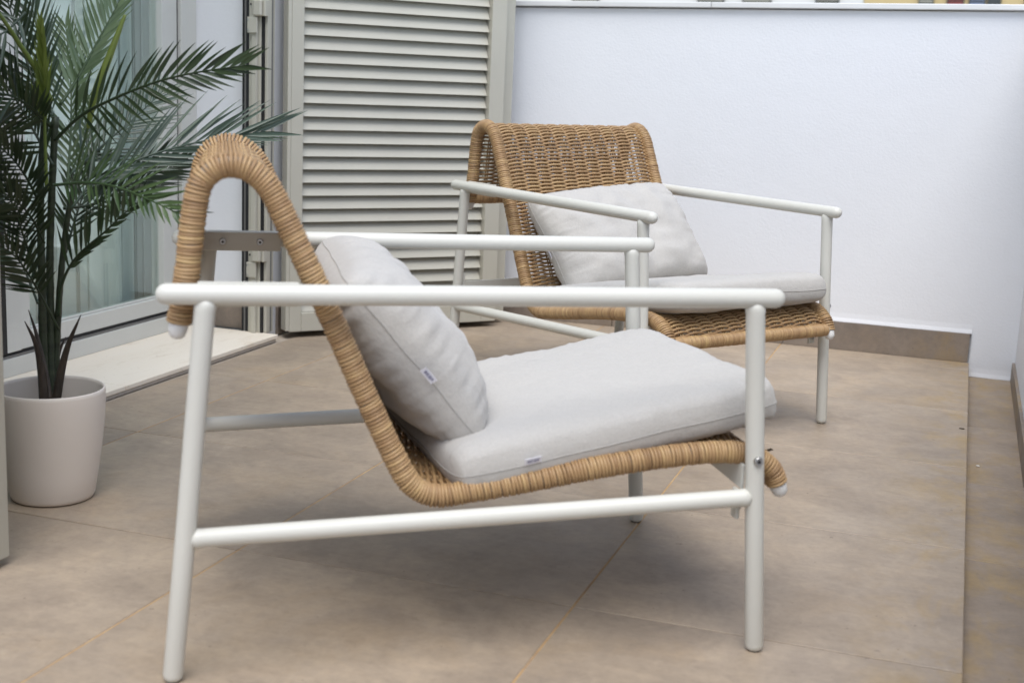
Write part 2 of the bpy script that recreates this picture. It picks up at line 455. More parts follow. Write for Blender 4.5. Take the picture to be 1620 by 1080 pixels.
# right-hand parapet
rw = tag(empty('side_parapet_wall'), 'white rendered side wall at the right edge beside the drain channel', 'wall')
RX = .2105
MB().box((RX, -3.3, -.2), (RX+.20, WY+.007, 1.108)).obj('wall_body', M['plaster'], rw)
for a, c in zip([-3.3, -2.6, -1.9, -1.2, -.5, .2, .8, 1.4, 2.0, 2.6, 3.2, 3.8], [-2.6, -1.9, -1.2, -.5, .2, .8, 1.4, 2.0, 2.6, 3.2, 3.8, WY-.012]):
    MB().box((RX-.009, a+.001, GZ), (RX+.005, c-.001, GZ+.062)).obj('skirting_tile', M['skirt_tile'], rw, .001, 1)
for a, c in zip([-3.3, -2.1, -.9, .3, 1.5, 2.7], [-2.1, -.9, .3, 1.5, 2.7, 3.9]):
    MB().box((RX-.018, a+.001, 1.1085), (RX+.225, c-.001, 1.129)).obj('coping_slab', M['coping_stone'], rw, .0025, 2)
MB().box((RX-.018, 3.901, 1.1085), (RX+.225, WY-.019, 1.129)).obj('coping_slab', M['coping_stone'], rw, .0025, 2)
# parapet behind the viewer closes the terrace
MB().box((-2.06, -3.5, -.1), (RX-.001, -3.31, 1.10)).obj('end_wall', M['plaster'], rw)

# house facade: reveals, piers, lintel
FX = -2.06            # outer facade plane
DX = -2.31            # door plane
Y0, Y1 = 1.70, 3.705  # opening
hw = tag(empty('house_facade'), 'white rendered house facade around the glass sliding door', 'house wall')
MB().box((-9, -3.6, -6.6), (.40, 4.70, -.06)).obj('lower_storey', M['white_facade'], hw)
MB().box((-2.75, Y1, .0), (FX, WY+.2, 3.0)).obj('pier', M['plaster'], hw, .003, 2)
MB().box((-2.75, -3.5, .0), (FX, Y0, 3.0)).obj('pier', M['plaster'], hw, .003, 2)
MB().box((-2.75, Y0+.001, 2.25), (FX-.001, Y1-.001, 3.0)).obj('lintel', M['plaster'], hw, .003, 2)
MB().box((-2.305, Y1-.010, .0225), (-2.126, Y1+.004, .105)).obj('skirting_tile', M['skirt_tile'], hw, .001, 1)
MB().box((FX-.004, Y1+.06, .0005), (FX+.009, WY-.012, .0935)).obj('skirting_tile', M['skirt_tile'], hw, .001, 1)
# room behind the glass
room = tag(empty('room_interior'), kind='structure')
MB().box((-6.2, .2, .0), (-2.76, 5.2, .03)).obj('room_floor', M['room_paint'], room)
MB().box((-6.3, .2, .03), (-6.2, 5.2, 2.6)).obj('room_wall', M['room_paint'], room)
MB().box((-6.2, .1, .03), (-2.76, .2, 2.6)).obj('room_wall', M['room_paint'], room)
MB().box((-6.2, 5.2, .03), (-2.76, 5.3, 2.6)).obj('room_wall', M['room_paint'], room)
MB().box((-6.3, .1, 2.6), (-2.76, 5.3, 2.7)).obj('room_ceiling', M['room_paint'], room)
MB().box((-2.76, Y0, .0), (-2.42, Y1, .021)).obj('room_floor', M['room_paint'], room)

# travertine door sill (two slabs on a mortar bed)
sill = tag(empty('door_sill'), 'pale travertine door sill slab along the foot of the sliding door', 'sill')
MB().box((-2.415, Y0-.2, -.002), (-2.004, 3.668, .0095)).obj('mortar_bed', M['mortar'], sill, .003, 2)
for a, c in ((Y0-.2, 2.8628), (2.8642, 3.672)):
    MB().box((-2.42, a, .010), (-1.999, c, .0222)).obj('slab', M['travertine'], sill, .0015, 2)

# ------------------------------------------------------------------ sliding glass door
door = tag(empty('sliding_door', (DX, 2.7, .022)), 'grey-framed glass sliding door with sheer curtains behind the palm', 'sliding door')
def dbox(name, y0, y1, z0, z1, x0, x1, mat='door_metal', bev=.0015, parent=None):
    p = parent or door
    off = Vector((DX, 2.7, .022))
    return MB().box(Vector((DX+x0, y0, z0))-off, Vector((DX+x1, y1, z1))-off).obj(name, M[mat], p, bev, 2)
dbox('bottom_frame', Y0, Y1, .0225, .070, -.10, 0.0)
dbox('track_gap', Y0+.02, 3.618, .0705, .084, -.09, -.012, 'black_rubber', 0)
dbox('track_rail', Y0+.02, 3.618, .0705, .0765, -.011, -.006, 'dark_metal', 0)
dbox('jamb', 3.620, Y1-.0005, .0705, 2.249, -.10, -.0005)
dbox('jamb', Y0+.0005, Y0+.06, .0705, 2.249, -.10, -.0005)
dbox('head_frame', Y0+.061, 3.619, 2.19, 2.249, -.10, -.001)
dbox('jamb_gasket', 3.6125, 3.6195, .0845, 2.189, -.09, -.014, 'black_rubber', 0)
def leaf(y0, y1, sl, sr, x, nm):
    b_ = dbox('leaf_rail', y0+sl+.0005, y1-sr-.0005, .0845, .131, x-.045, x, parent=None)
    dbox('leaf_rail', y0+sl+.0005, y1-sr-.0005, 2.12, 2.187, x-.045, x)
    dbox('leaf_stile', y0, y0+sl, .0845, 2.187, x-.0452, x+.0002)
    dbox('leaf_stile', y1-sr, y1, .0845, 2.187, x-.0452, x+.0002)
    dbox('glazing_bead', y0+sl+.0006, y1-sr-.0006, .1312, .137, x-.032, x-.012)
    dbox('glass_pane', y0+sl-.004, y1-sr+.004, .1372, 2.124, x-.024, x-.0185, 'glass', 0)
leaf(2.859, 3.612, .043, .080, -.012, 'r')
dbox('meeting_stile', 2.8015, 2.8575, .0845, 2.187, -.060, -.006)
dbox('stile_gasket', 2.768, 2.8010, .0845, 2.187, -.085, -.005, 'black_rubber', 0)
leaf(Y0+.062, 2.767, .06, .07, -.050, 'l')
# curtain with vertical folds
mb = MB(); n = 260; cols = []
for k in range(n+1):
    y = 1.72+(3.69-1.72)*k/n
    d = .030*math.sin(y*23+1.3*math.sin(y*5))+.016*math.sin(y*49+2*math.sin(y*3)) + .012*noise.noise(Vector((y*6, 0, 0)))
    row = []
    for z in (.03, .3, .9, 1.6, 2.3):
        row.append(Vector((-2.420+d*.75*(1.15-.2*z), y+.012*math.sin(y*23+.6)*(1-z*.2), z)))
    cols.append(row)
for k in range(n):
    for q in range(4):
        mb.quad(cols[k][q], cols[k+1][q], cols[k+1][q+1], cols[k][q+1])
cur = mb.obj('sheer_curtain', M['curtain'], smooth=True)
bm = bmesh.new(); bm.from_mesh(cur.data); bmesh.ops.remove_doubles(bm, verts=bm.verts, dist=1e-5); bm.to_mesh(cur.data); bm.free()
tag(cur, 'sheer pale curtain in vertical folds hanging behind the door glass', 'curtain')

# ------------------------------------------------------------------ shutters
LEAF_W, LEAF_H = .758, 2.16
slat_me = None
def make_shutter_leaf():
    global slat_me
    root = empty('louvred_shutter')
    T = .052
    def bx(name, u0, u1, z0, z1, y0=-T, y1=0, mat='shutter_metal', bev=.002, parent=root):
        return MB().box((u0, y0, z0), (u1, y1, z1)).obj(name, M[mat], parent, bev, 2)
    s1 = bx('stile', 0.012, .052, 0, LEAF_H); bx('edge_lip', 0.0, .0118, .003, LEAF_H-.003, -T, -.006, parent=s1)
    bx('stile', .703, LEAF_W, 0, LEAF_H)
    bx('bottom_rail', .0522, .7028, .0, .060); bx('top_rail', .0522, .7028, LEAF_H-.06, LEAF_H)
    # slat: near edge high, sloping down and away, with a rounded nose and two shallow ribs
    pts = [(-.0075, .0212), (-.0060, .0228), (-.0018, .0226), (-.0004, .0212), (-.0012, .0196), (-.0065, .0180), (-.0138, .0070), (-.0150, .0066), (-.0232, -.0065), (-.0244, -.0070), (-.0325, -.0225), (-.0348, -.0225), (-.0258, -.0055), (-.0165, .0090)]
    mb = MB(); mb.prism([(p[0], p[1]) for p in pts], lambda u, v, w: (w, u, v), .0535, .7015)
    slat_me = mb.mesh('slat')
    z = .0235+.060; n = 0
    while z < LEAF_H-.075:
        o = link('slat', slat_me, M['shutter_metal'], root); o.location = (0, 0, z+rnd.uniform(-.0004, .0004))
        o.rotation_euler = (rnd.uniform(-.012, .012), 0, 0)
        z += .0413; n += 1
    return root
S_LOC = Vector((-2.039, 3.758, .020)); S_ANG = R(47.7)
sh = make_shutter_leaf()
sh.location = S_LOC; sh.rotation_euler = (0, 0, S_ANG)
tag(sh, 'light grey louvred shutter leaf standing open between the door and the parapet', 'shutter', 'louvred shutter leaves')
sh2 = copy_tree(sh)
dv = Vector((math.cos(S_ANG), math.sin(S_ANG), 0)); nv = Vector((dv.y, -dv.x, 0))
sh2.location = S_LOC + dv*.062 - nv*.056
tag(sh2, 'grey shutter leaf folded flat behind the front leaf, only its edge strip showing', 'shutter', 'louvred shutter leaves')
sh3 = copy_tree(sh)
sh3.location = Vector((-2.222, 1.735, .015)); sh3.rotation_euler = (0, 0, R(2))
tag(sh3, 'pale shutter leaf seen edge-on at the left border, nearest to the viewer', 'shutter', 'louvred shutter leaves')

post = tag(empty('shutter_frame_post', (-2.09, 3.68, .0225)), 'grey metal shutter frame post with hinges and black gaskets beside the door reveal', 'frame post')
def pbox(name, x0, x1, y0, y1, z0=.0225, z1=2.25, mat='shutter_metal', bev=.001, parent=post):
    off = Vector((-2.09, 3.68, .0225))
    return MB().box(Vector((x0, y0, z0))-off, Vector((x1, y1, z1))-off).obj(name, M[mat], parent, bev, 1)
pbox('frame_back', -2.1265, -2.0415, 3.694, 3.7045, mat='dark_metal')
pbox('gasket', -2.1265, -2.1205, 3.6665, 3.6938, mat='black_rubber', bev=0)
pbox('profile', -2.1203, -2.1135, 3.6675, 3.6938, mat='dark_metal')
pbox('gasket', -2.1133, -2.1025, 3.6665, 3.6938, mat='black_rubber', bev=0)
pbox('profile', -2.1023, -2.0875, 3.664, 3.6938)
pbox('profile', -2.0873, -2.0705, 3.652, 3.6938)
pbox('profile', -2.0703, -2.0605, 3.664, 3.6938)
pbox('gasket', -2.0603, -2.0525, 3.6655, 3.6938, mat='black_rubber', bev=0)
pbox('profile', -2.0523, -2.0420, 3.672, 3.715)
for z in (.945, .20):
    hp = pbox('hinge', -2.0985, -2.0655, 3.6445, 3.6515, z, z+.047, 'shutter_metal', .0015)
    pbox('hinge_knuckle', -2.0780, -2.0490, 3.640, 3.6635, z+.050, z+.098, 'shutter_metal', .004, post)
    pbox('hinge_plate', -2.0485, -2.0395, 3.650, 3.672, z+.050, z+.098, 'shutter_metal', .002, post)
    for dz in (.008, .039):
        sc = MB().tube([(-2.0945+2.09, 3.6435-3.68, z+dz-.0225), (-2.0945+2.09, 3.6450-3.68, z+dz-.0225)], .003, 10, 'flat').obj('screw', M['steel'], post)
for z in (1.03, .268):
    MB().tube([(-2.0955+2.09, 3.6625-3.68, z-.0225), (-2.0955+2.09, 3.6645-3.68, z-.0225)], .0034, 12, 'flat').obj('plug', M['black_rubber'], post)

# ------------------------------------------------------------------ armchairs
AW, AH, TR = .3017, .5453, .0143
WS = .262
PROF = [(-.478, .492), (-.467, .557), (-.459, .63), (-.452, .675), (-.444, .695), (-.429, .708), (-.409, .7135), (-.391, .711), (-.375, .702), (-.355, .680), (-.331, .632), (-.295, .557), (-.257, .474), (-.216, .383), (-.180, .308), (-.154, .265), (-.118, .247), (-.062, .253), (.032, .268), (.128, .285),
        (.225, .298), (.304, .304), (.362, .299), (.397, .276), (.413, .246)]
FLT, FLB, RLT, RLB = .3345, .3762, -.4404, -.4863
SZR, SZF = .2063, .245
def lin(t, b_, z): return t+(b_-t)*(AH-z)/AH
def make_chair():
    root = empty('armchair')
    W = M['white_metal']
    for s in (-1, 1):
        y = s*AW
        arm = MB().tube([(-.4914, y, AH), (-.2, y, AH), (.1, y, AH), (.365, y, AH)], TR, 20).obj('arm', W, root)
        # legs: bare tube, weld collar near the arm, rounded plastic foot
        fl = MB().tube([(FLT, y, AH-TR*.45), (FLT, y, AH-TR*.93), (lin(FLT, FLB, AH-TR-.004), y, AH-TR-.004), (lin(FLT, FLB, AH-TR-.010), y, AH-TR-.010), (lin(FLT, FLB, .2), y, .2), (FLB, y, .010), (FLB, y, .005), (FLB, y, .0022)], [TR*.84, TR*.98, TR*1.02, TR*.98, TR*.98, TR*.98, TR*.90, TR*.72], 20, 'flat').obj('front_leg', W, root)
        rl = MB().tube([(RLT, y, AH-TR*.45), (RLT, y, AH-TR*.93), (lin(RLT, RLB, AH-TR-.004), y, AH-TR-.004), (lin(RLT, RLB, AH-TR-.010), y, AH-TR-.010), (lin(RLT, RLB, .2), y, .2), (RLB, y, .010), (RLB, y, .005), (RLB, y, .0022)], [TR*.84, TR*.98, TR*1.02, TR*.98, TR*.98, TR*.98, TR*.90, TR*.72], 20, 'flat').obj('rear_leg', W, root)
        for q, leg in ((FLB, fl), (RLB, rl)):
            MB().tube([(q, y, .0021), (q, y, .0002)], [TR*.66, TR*.62], 18, 'flat').obj('foot_glide', M['dark_metal'], leg)
        xr, xf = lin(RLT, RLB, SZR), lin(FLT, FLB, SZF)
        a_ = Vector((xr, y, SZR)); c_ = Vector((xf, y, SZF)); d_ = (c_-a_).normalized()
        MB().tube([a_+d_*TR*.5, a_+d_*TR*.97, a_+d_*(TR+.0035), a_+d_*(TR+.008), a_.lerp(c_, .5), c_-d_*(TR+.008), c_-d_*(TR+.0035), c_-d_*TR*.97, c_-d_*TR*.5], [TR*.80, TR*.94, TR*.99, TR*.93, TR*.93, TR*.93, TR*.99, TR*.94, TR*.80], 18, 'flat').obj('stretcher', W, root)
        # flat bracket that carries the shell, on the inside of the arm
        mb = MB().box((-.452, y-s*.0225, AH-.019), (-.318, y-s*.0155, AH+.014))
        br = mb.obj('arm_bracket', W, root, .0015, 2)
        for xx in (-.418, -.354):
            bo = MB().tube([(xx, y-s*.0225, AH-.003), (xx, y-s*.0265, AH-.003)], [.0062, .0050], 16, 'flat').obj('bolt', M['steel'], br)
            MB().tube([(xx, y-s*.0264, AH-.003), (xx, y-s*.0268, AH-.003)], .0024, 6, 'flat').obj('socket', M['black_rubber'], br)
        # plates and bolt at the front and rear legs
        pl = MB().box((FLT+.0002, y-s*.034, .206), (FLT+.0072, y-s*.0135, .2515)).obj('leg_plate', W, root, .0015, 1)
        bo = MB().tube([(lin(FLT, FLB, .304), y+s*.0130, .304), (lin(FLT, FLB, .304), y+s*.0178, .304)], [.0075, .0062], 16, 'flat').obj('bolt', M['steel'], root)
        MB().tube([(lin(FLT, FLB, .304), y+s*.0177, .304), (lin(FLT, FLB, .304), y+s*.0182, .304)], .003, 6, 'flat').obj('socket', M['black_rubber'], bo)
        MB().box((-.4600, y-s*.020, .238), (-.4560, y-s*.0130, .300)).obj('leg_plate', W, root, .001, 1)
        MB().tube([(.3415, y-s*.025, .222), (.3455, y-s*.025, .222)], [.0058, .0048], 14, 'flat').obj('bolt', M['steel'], root)
    # cross bars
    MB().box((.3425, -AW+.019, .252), (.3475, AW-.019, .290)).obj('front_cross_bar', W, root, .001, 1)
    MB().box((-.4655, -AW+.012, .246), (-.4605, AW-.012, .277)).obj('rear_cross_bar', W, root, .001, 1)
    # shell
    prof = resample(catmull([(p[0], 0, p[1]) for p in PROF], 8), .0052)
    n = len(prof); tang = []; nor = []
    for i in range(n):
        t_ = (prof[min(n-1, i+1)]-prof[max(0, i-1)]).normalized(); tang.append(t_)
        nor.append(Vector((-t_.z, 0, t_.x)) if True else None)
    shell = MB().tube([p + Vector((0, -WS, 0)) for p in prof[::3]]+[prof[-1]+Vector((0, -WS, 0))], .0120, 10, 'round').obj('shell_frame', W, root)
    MB().tube([p + Vector((0, WS, 0)) for p in prof[::3]]+[prof[-1]+Vector((0, WS, 0))], .0120, 10, 'round').obj('shell_frame', W, root)
    rr = random.Random(11)
    tones = []
    tv = .5
    for i in range(n):
        tv = .35*tv + .65*rr.uniform(.22, .80); tones.append(min(1, max(0, tv+rr.uniform(-.20, .20))))
    # strands wound round the two side tubes
    for s in (-1, 1):
        mb = MB()
        for i in range(2, n-2):
            p = prof[i] + Vector((0, s*WS, 0)); t_ = tang[i]; u = nor[i]; w = Vector((0, 1, 0))
            k = 14; ring = []
            rad = .0150+rr.uniform(-.0005, .0006); tilt = rr.uniform(-.0009, .0009); ph = rr.uniform(0, 6.28)
            for q in range(k):
                a_ = 2*math.pi*q/k
                ring.append(p + (u*math.cos(a_)+w*math.sin(a_))*rad + t_*(.0012*math.sin(a_+s)+tilt*math.cos(a_+ph)))
            mb.tube(ring, .00275, 6, None, tones[i], True)
        tag(mb.obj('tube_wrapping', M['rattan'], root), kind='stuff')
    # woven strands across
    mb = MB(); NW = 11; sp = 2*WS/(NW+1)
    for i in range(4, n-3):
        pts = []
        par = 1 if i % 2 else -1
        cnt = (NW+1)*4
        jit = rr.uniform(-.0004, .0004)
        pr = 1 if (i//2) % 2 == 0 else -1
        for q in range(cnt+1):
            s = -WS + 2*WS*q/cnt
            amp = .0034*math.sin(math.pi*(s+WS)/sp - math.pi/2 + math.pi/2)
            ph = math.cos(math.pi*(s+WS)/sp)
            e = min(s+WS, WS-s)
            env = min(1, e/(sp*.8))
            off = .0056*par*max(-1, min(1, ph*1.35))*env
            # strands pull together in pairs next to the side tubes
            bump = math.exp(-((e-sp*.62)/(sp*.30))**2)
            tdisp = (-1 if i % 2 else 1)*.0021*bump + jit + .0004*noise.noise(Vector((i*.7, s*30, 0)))
            pts.append(prof[i] + nor[i]*off + tang[i]*tdisp + Vector((0, s, 0)))
        mb.tube(pts, .00285, 6, None, tones[i])
    tag(mb.obj('woven_shell', M['rattan'], root), kind='stuff')
    # stakes the strands are woven round, in close pairs
    for k in range(1, NW+1):
        mb = MB()
        for d_ in (-.0034, .0034):
            s = -WS+sp*k+d_
            mb.tube([p+Vector((0, s, 0)) for p in prof[3:-2:4]], .0023, 6, 'flat', .82)
        mb.obj('stake', M['rattan'], root)
    # wrapped front and rear bars
    for (c0, nm) in ((prof[-4]+Vector((.004, 0, -.004)), 'front_bar_wrapping'), (prof[1]+Vector((0.002, 0, .012)), 'rear_bar_wrapping')):
        mb = MB(); s = -WS+.012
        while s < WS-.012:
            k = 14; ring = []; rad = .0138+rr.uniform(-.0005, .0005); sk = rr.uniform(-.0008, .0008)
            for q in range(k):
                a_ = 2*math.pi*q/k
                ring.append(c0+Vector((math.cos(a_)*rad, s+sk*math.cos(a_), math.sin(a_)*rad)))
            tv = .5*tv+.5*rr.uniform(.1, 1.0)
            mb.tube(ring, .0025, 6, None, min(1, tv+rr.uniform(-.2, .2)), True); s += .0044
        tag(mb.obj(nm, M['rattan'], root), kind='stuff')
        MB().tube([c0+Vector((0, -WS+.008, 0)), c0+Vector((0, WS-.008, 0))], .0122, 10, 'flat').obj('shell_bar', W, root)
    # white end caps of the side tubes
    for s in (-1, 1):
        for q, d_ in ((0, -tang[0]), (n-1, tang[-1])):
            e = prof[q]+Vector((0, s*WS, 0))
            MB().tube([e-d_*.004, e+d_*.003], [.0135, .0125], 14, 'round').obj('end_cap', M['plastic_cap'], root)
    return root

# ------------------------------------------------------------------ cushions
def cushion_mesh(name, a, b_, T, p, q, seed, wr, sag=0, nu=72, nv=72, crown=1.0, corner=.10, edge=.0, fk=1.0):
    """two faces meeting in a seam; a,b half sizes; T half thickness"""
    rr = random.Random(seed)
    ph = [[(rr.uniform(.6, 1.4), rr.uniform(0, 6.28)) for _ in range(5)] for _ in range(4)]
    def fold(k, e):       # gathers running in from edge k at position e
        f = 0
        for i, (am, p0) in enumerate(ph[k]): f += am*math.sin(e*(17+13*i)+p0+2.5*math.sin(e*9+i))
        return f/3.2
    verts = []; faces = []; idx = {}
    def plan(u, v):
        x = a*u; y = b_*v
        # sides bow in slightly between pulled-out corners
        x *= 1 - corner*.35*(1-v*v)*abs(u)**3 + edge*0
        y *= 1 - corner*.35*(1-u*u)*abs(v)**3
        # rounded corners
        cu, cv = abs(u)**8, abs(v)**8
        k = 1-.05*cu*cv
        return x*k, y*k
    seam_z = lambda u, v: .004*noise.noise(Vector((u*2+seed, v*2, 5)))+sag*(1-u*u)*0
    for side in (1, -1):
        for i in range(nu+1):
            for j in range(nv+1):
                u = math.sin(math.pi/2*(2*i/nu-1)); v = math.sin(math.pi/2*(2*j/nv-1))
                u = .55*u+.45*(2*i/nu-1); v = .55*v+.45*(2*j/nv-1)
                on = i in (0, nu) or j in (0, nv)
                if on and side == -1: idx[(side, i, j)] = idx[(1, i, j)]; continue
                x, y = plan(u, v)
                h = max(0, (1-abs(u)**p))**q*max(0, (1-abs(v)**p))**q
                z = T*h
                ed = [a*(1-u), a*(1+u), b_*(1-v), b_*(1+v)]
                es = [y, y, x, x]
                g = 0
                for k in range(4):
                    g += (.25+1.1*abs(noise.noise(Vector((es[k]*7+k*3.3, seed, side)))))*1.5*fold(k, es[k]*6)*math.exp(-ed[k]/.035)*(1-math.exp(-ed[k]/.006))
                z += wr*fk*g*min(1, h*2)
                z += wr*1.3*noise.noise(Vector((x*9+seed, y*9, side*3)))*h*h
                z += wr*.9*noise.noise(Vector((x*26+seed, y*21, side*7)))*h
                z = z*side*(1 if side > 0 else crown) + seam_z(u, v)
                idx[(side, i, j)] = len(verts); verts.append((x, y, z))
    for side in (1, -1):
        for i in range(nu):
            for j in range(nv):
                f = (idx[(side, i, j)], idx[(side, i+1, j)], idx[(side, i+1, j+1)], idx[(side, i, j+1)])
                faces.append(f if side > 0 else f[::-1])
    me = bpy.data.meshes.new(name); me.from_pydata(verts, [], faces)
    me.polygons.foreach_set('use_smooth', [True]*len(faces)); me.update()
    seam = [Vector(verts[idx[(1, i, 0)]]) for i in range(nu)] + [Vector(verts[idx[(1, nu, j)]]) for j in range(nv)] + \
           [Vector(verts[idx[(1, i, nv)]]) for i in range(nu, 0, -1)] + [Vector(verts[idx[(1, 0, j)]]) for j in range(nv, 0, -1)]
    return me, seam

def cushion(name, parent_mat, me, seam, label, cat, tagpos, group=None):
    o = link(name, me, M['fabric'])
    MB().tube([p*1.0 for p in seam], .00095, 6, None, .5, True).obj('seam', M['seam_thread'], o)
    o.matrix_world = parent_mat
    tag(o, label, cat, group)
    # small sewn-in care tag hanging from the seam
    if tagpos:
        P, dirv, out = tagpos
        P = Vector(P); dirv = Vector(dirv).normalized(); out = Vector(out).normalized()
        nrm = dirv.cross(out).normalized()
        mb = MB(); L_, H_ = .026, .011
        mb.v = []
        def q(s, tt, nn): return P + dirv*s + out*tt + nrm*nn
        mb.quad(q(0, -.001, .0014), q(L_, -.001, .0014), q(L_, H_, .003), q(0, H_, .003)); mb.quad(q(0, H_, .0022), q(L_, H_, .0022), q(L_, -.001, .0006), q(0, -.001, .0006))
        mb.quad(q(0, -.001, .0014), q(0, H_, .003), q(0, H_, .0022), q(0, -.001, .0006)); mb.quad(q(L_, -.001, .0014), q(L_, -.001, .0006), q(L_, H_, .0022), q(L_, H_, .003)); mb.quad(q(0, H_, .003), q(L_, H_, .003), q(L_, H_, .0022), q(0, H_, .0022))
        tg = mb.obj('care_tag', M['tag_cloth'], o)
        mk = MB()
        for i in range(4):
            s0 = .004+i*.0048
            for (da, db, ta, tb) in ((0, .0010, .0035, .0078), (.0010, .0034, .0035, .0046), (.0010, .0034, .0067, .0078), (.0025, .0034, .0046, .0067)):
                if (i, da, ta) in ((1, .0025, .0046), (3, .0010, .0035)): continue
                mk.quad(q(s0+da, ta, .0036), q(s0+db, ta, .0036), q(s0+db, tb, .0037), q(s0+da, tb, .0037))
                mk.quad(q(s0+da, tb, -.0002), q(s0+db, tb, -.0002), q(s0+db, ta, -.0002), q(s0+da, ta, -.0002))
        mk.obj('tag_print', M['tag_ink'], tg)
    return o

A_LOC, A_ANG = Vector((-.7118, 2.0038, 0)), .5413
B_LOC, B_ANG = Vector((-.7731, 3.4326, 0)), -.6518
chairA = make_chair(); chairA.location = A_LOC; chairA.rotation_euler = (0, 0, A_ANG)
tag(chairA, 'white tube and wicker armchair in front, seen from its side, beside the potted palm', 'armchair', 'white and wicker armchairs')
chairB = copy_tree(chairA); chairB.location = B_LOC; chairB.rotation_euler = (0, 0, B_ANG)
tag(chairB, 'white tube and wicker armchair behind, facing forward against the white parapet', 'armchair', 'white and wicker armchairs')
def chair_mat(loc, ang): return Matrix.Translation(loc) @ Matrix.Rotation(ang, 4, 'Z')
def seat_mat(dx=0, ds=0, rz=0, tilt=10.5):
    c = Matrix.Translation((.144+dx, ds, .317)) @ Matrix.Rotation(-R(tilt), 4, 'Y') @ Matrix.Rotation(R(rz), 4, 'Z')
    return c
for nm, loc, ang, seed, sm, pm, la, lb in (
    ('A', A_LOC, A_ANG, 3, seat_mat(0, 0, 6), Matrix.Translation((-.146, 0.030, .431)) @ Matrix.Rotation(R(-40.5), 4, 'Y'),
     'light grey seat cushion on the front armchair', 'light grey back pillow leaning in the front armchair'),
    ('B', B_LOC, B_ANG, 8, seat_mat(.008, .004, 1, 9.5), Matrix.Translation((-.142, .014, .427)) @ Matrix.Rotation(R(-40), 4, 'Y') @ Matrix.Rotation(R(4.5), 4, 'X'),
     'light grey seat cushion on the rear armchair by the parapet', 'light grey back pillow leaning in the rear armchair by the parapet')):
    me, seam = cushion_mesh('seat_cushion', .268, .257, .045, 13, .34, seed, .0020, corner=.005, crown=.80, fk=2.2)
    cm = chair_mat(loc, ang)
    y0 = -.2585
    cushion('seat_cushion', cm @ sm, me, seam, la, 'cushion', ((-.165, y0, .002), (1, 0, 0), (0, -.35, .90)), 'seat cushions')
    me, seam = cushion_mesh('back_pillow', .160, .250, .080, 3.4, .46, seed+20, .0085, corner=.09)
    # pillow local frame: x across (width), y up, z front
    pl_rot = Matrix(((0, 0, 1, 0), (0, 1, 0, 0), (1, 0, 0, 0), (0, 0, 0, 1)))
    rot = Matrix(((0, 0, 1), (0, -1, 0), (1, 0, 0))).to_4x4()    # local x -> up, y -> across, z -> forward
    cushion('back_pillow', cm @ pm @ rot, me, seam, lb, 'pillow', ((-.01, .253, .0), (-1, 0, 0), (0, .35, .94)) , 'back pillows')

# ------------------------------------------------------------------ plant pot and palm
PX, PY = -1.634, 2.095
pot = empty('plant_pot', (PX, PY, 0))
tag(pot, 'matt taupe tapered plant pot holding the palm beside the door sill', 'plant pot')
prof = [(.0, .001), (.070, .001), (.0765, .003), (.080, .010), (.0865, .05), (.094, .10), (.0995, .15), (.1022, .19), (.1027, .212), (.1022, .2185), (.1005, .2207), (.0985, .2200), (.0975, .214), (.0965, .17), (.093, .12), (.085, .06), (.0, .055)]
mb = MB(); n = 96; rows = []
for (r_, z) in prof:
    row = []
    for k in range(n):
        a_ = 2*math.pi*k/n; row.append(len(mb.v)); mb.v.append(Vector((r_*math.cos(a_), r_*math.sin(a_), z))); mb.t.append(.5)
    rows.append(row)
for r0, r1 in zip(rows, rows[1:]):
    for k in range(n):
        mb.f.append((r0[k], r0[(k+1) % n], r1[(k+1) % n], r1[k])); mb.sm.append(True)
po = mb.obj('pot_body', M['pot_glaze'], pot)
mb = MB(); n = 40
ctr = len(mb.v); mb.v.append(Vector((0, 0, .128))); mb.t.append(.5)
for r_, z in ((.04, .126), (.075, .122), (.0925, .118)):
    for k in range(n):
        a_ = 2*math.pi*k/n; mb.v.append(Vector((r_*math.cos(a_), r_*math.sin(a_), z+.004*noise.noise(Vector((r_*80, a_*4, 0)))))); mb.t.append(.5)
for k in range(n): mb.f.append((0, 1+k, 1+(k+1) % n)); mb.sm.append(True)
for q in range(2):
    for k in range(n): mb.f.append((1+q*n+k, 1+q*n+n+k, 1+q*n+n+(k+1) % n, 1+q*n+(k+1) % n)); mb.sm.append(True)
mb.obj('potting_soil', M['soil'], pot)

palm = empty('potted_palm', (PX, PY, .12))
tag(palm, 'tall palm with feathery dark and lime green fronds in the taupe pot', 'palm')
PO = Vector((PX, PY, .12))
def rel(pts): return [Vector(p)-PO for p in pts]
for pts, r0, r1 in (([(72, 640, 2.60), (68, 540, 2.585), (66, 440, 2.56), (64, 300, 2.52), (70, 190, 2.49)], .0085, .006),
                    ([(80, 640, 2.61), (80, 520, 2.60), (79, 400, 2.57), (83, 280, 2.53), (88, 185, 2.50)], .0080, .0062),
                    ([(86, 640, 2.62), (90, 540, 2.61), (96, 440, 2.585), (106, 350, 2.56), (118, 290, 2.54)], .0072, .005)):
    p3 = resample(catmull(rel([at(*p) for p in pts]), 8), count=40)
    L_ = len(p3)
    mb = MB()
    rads = []
    for i in range(L_):
        r_ = r0+(r1-r0)*i/L_
        rads.append(r_*(1.10 if i % 4 == 0 else 1.0))
    mb.tube(p3, rads, 12, 'flat').obj('cane', M['palm_cane'], palm)
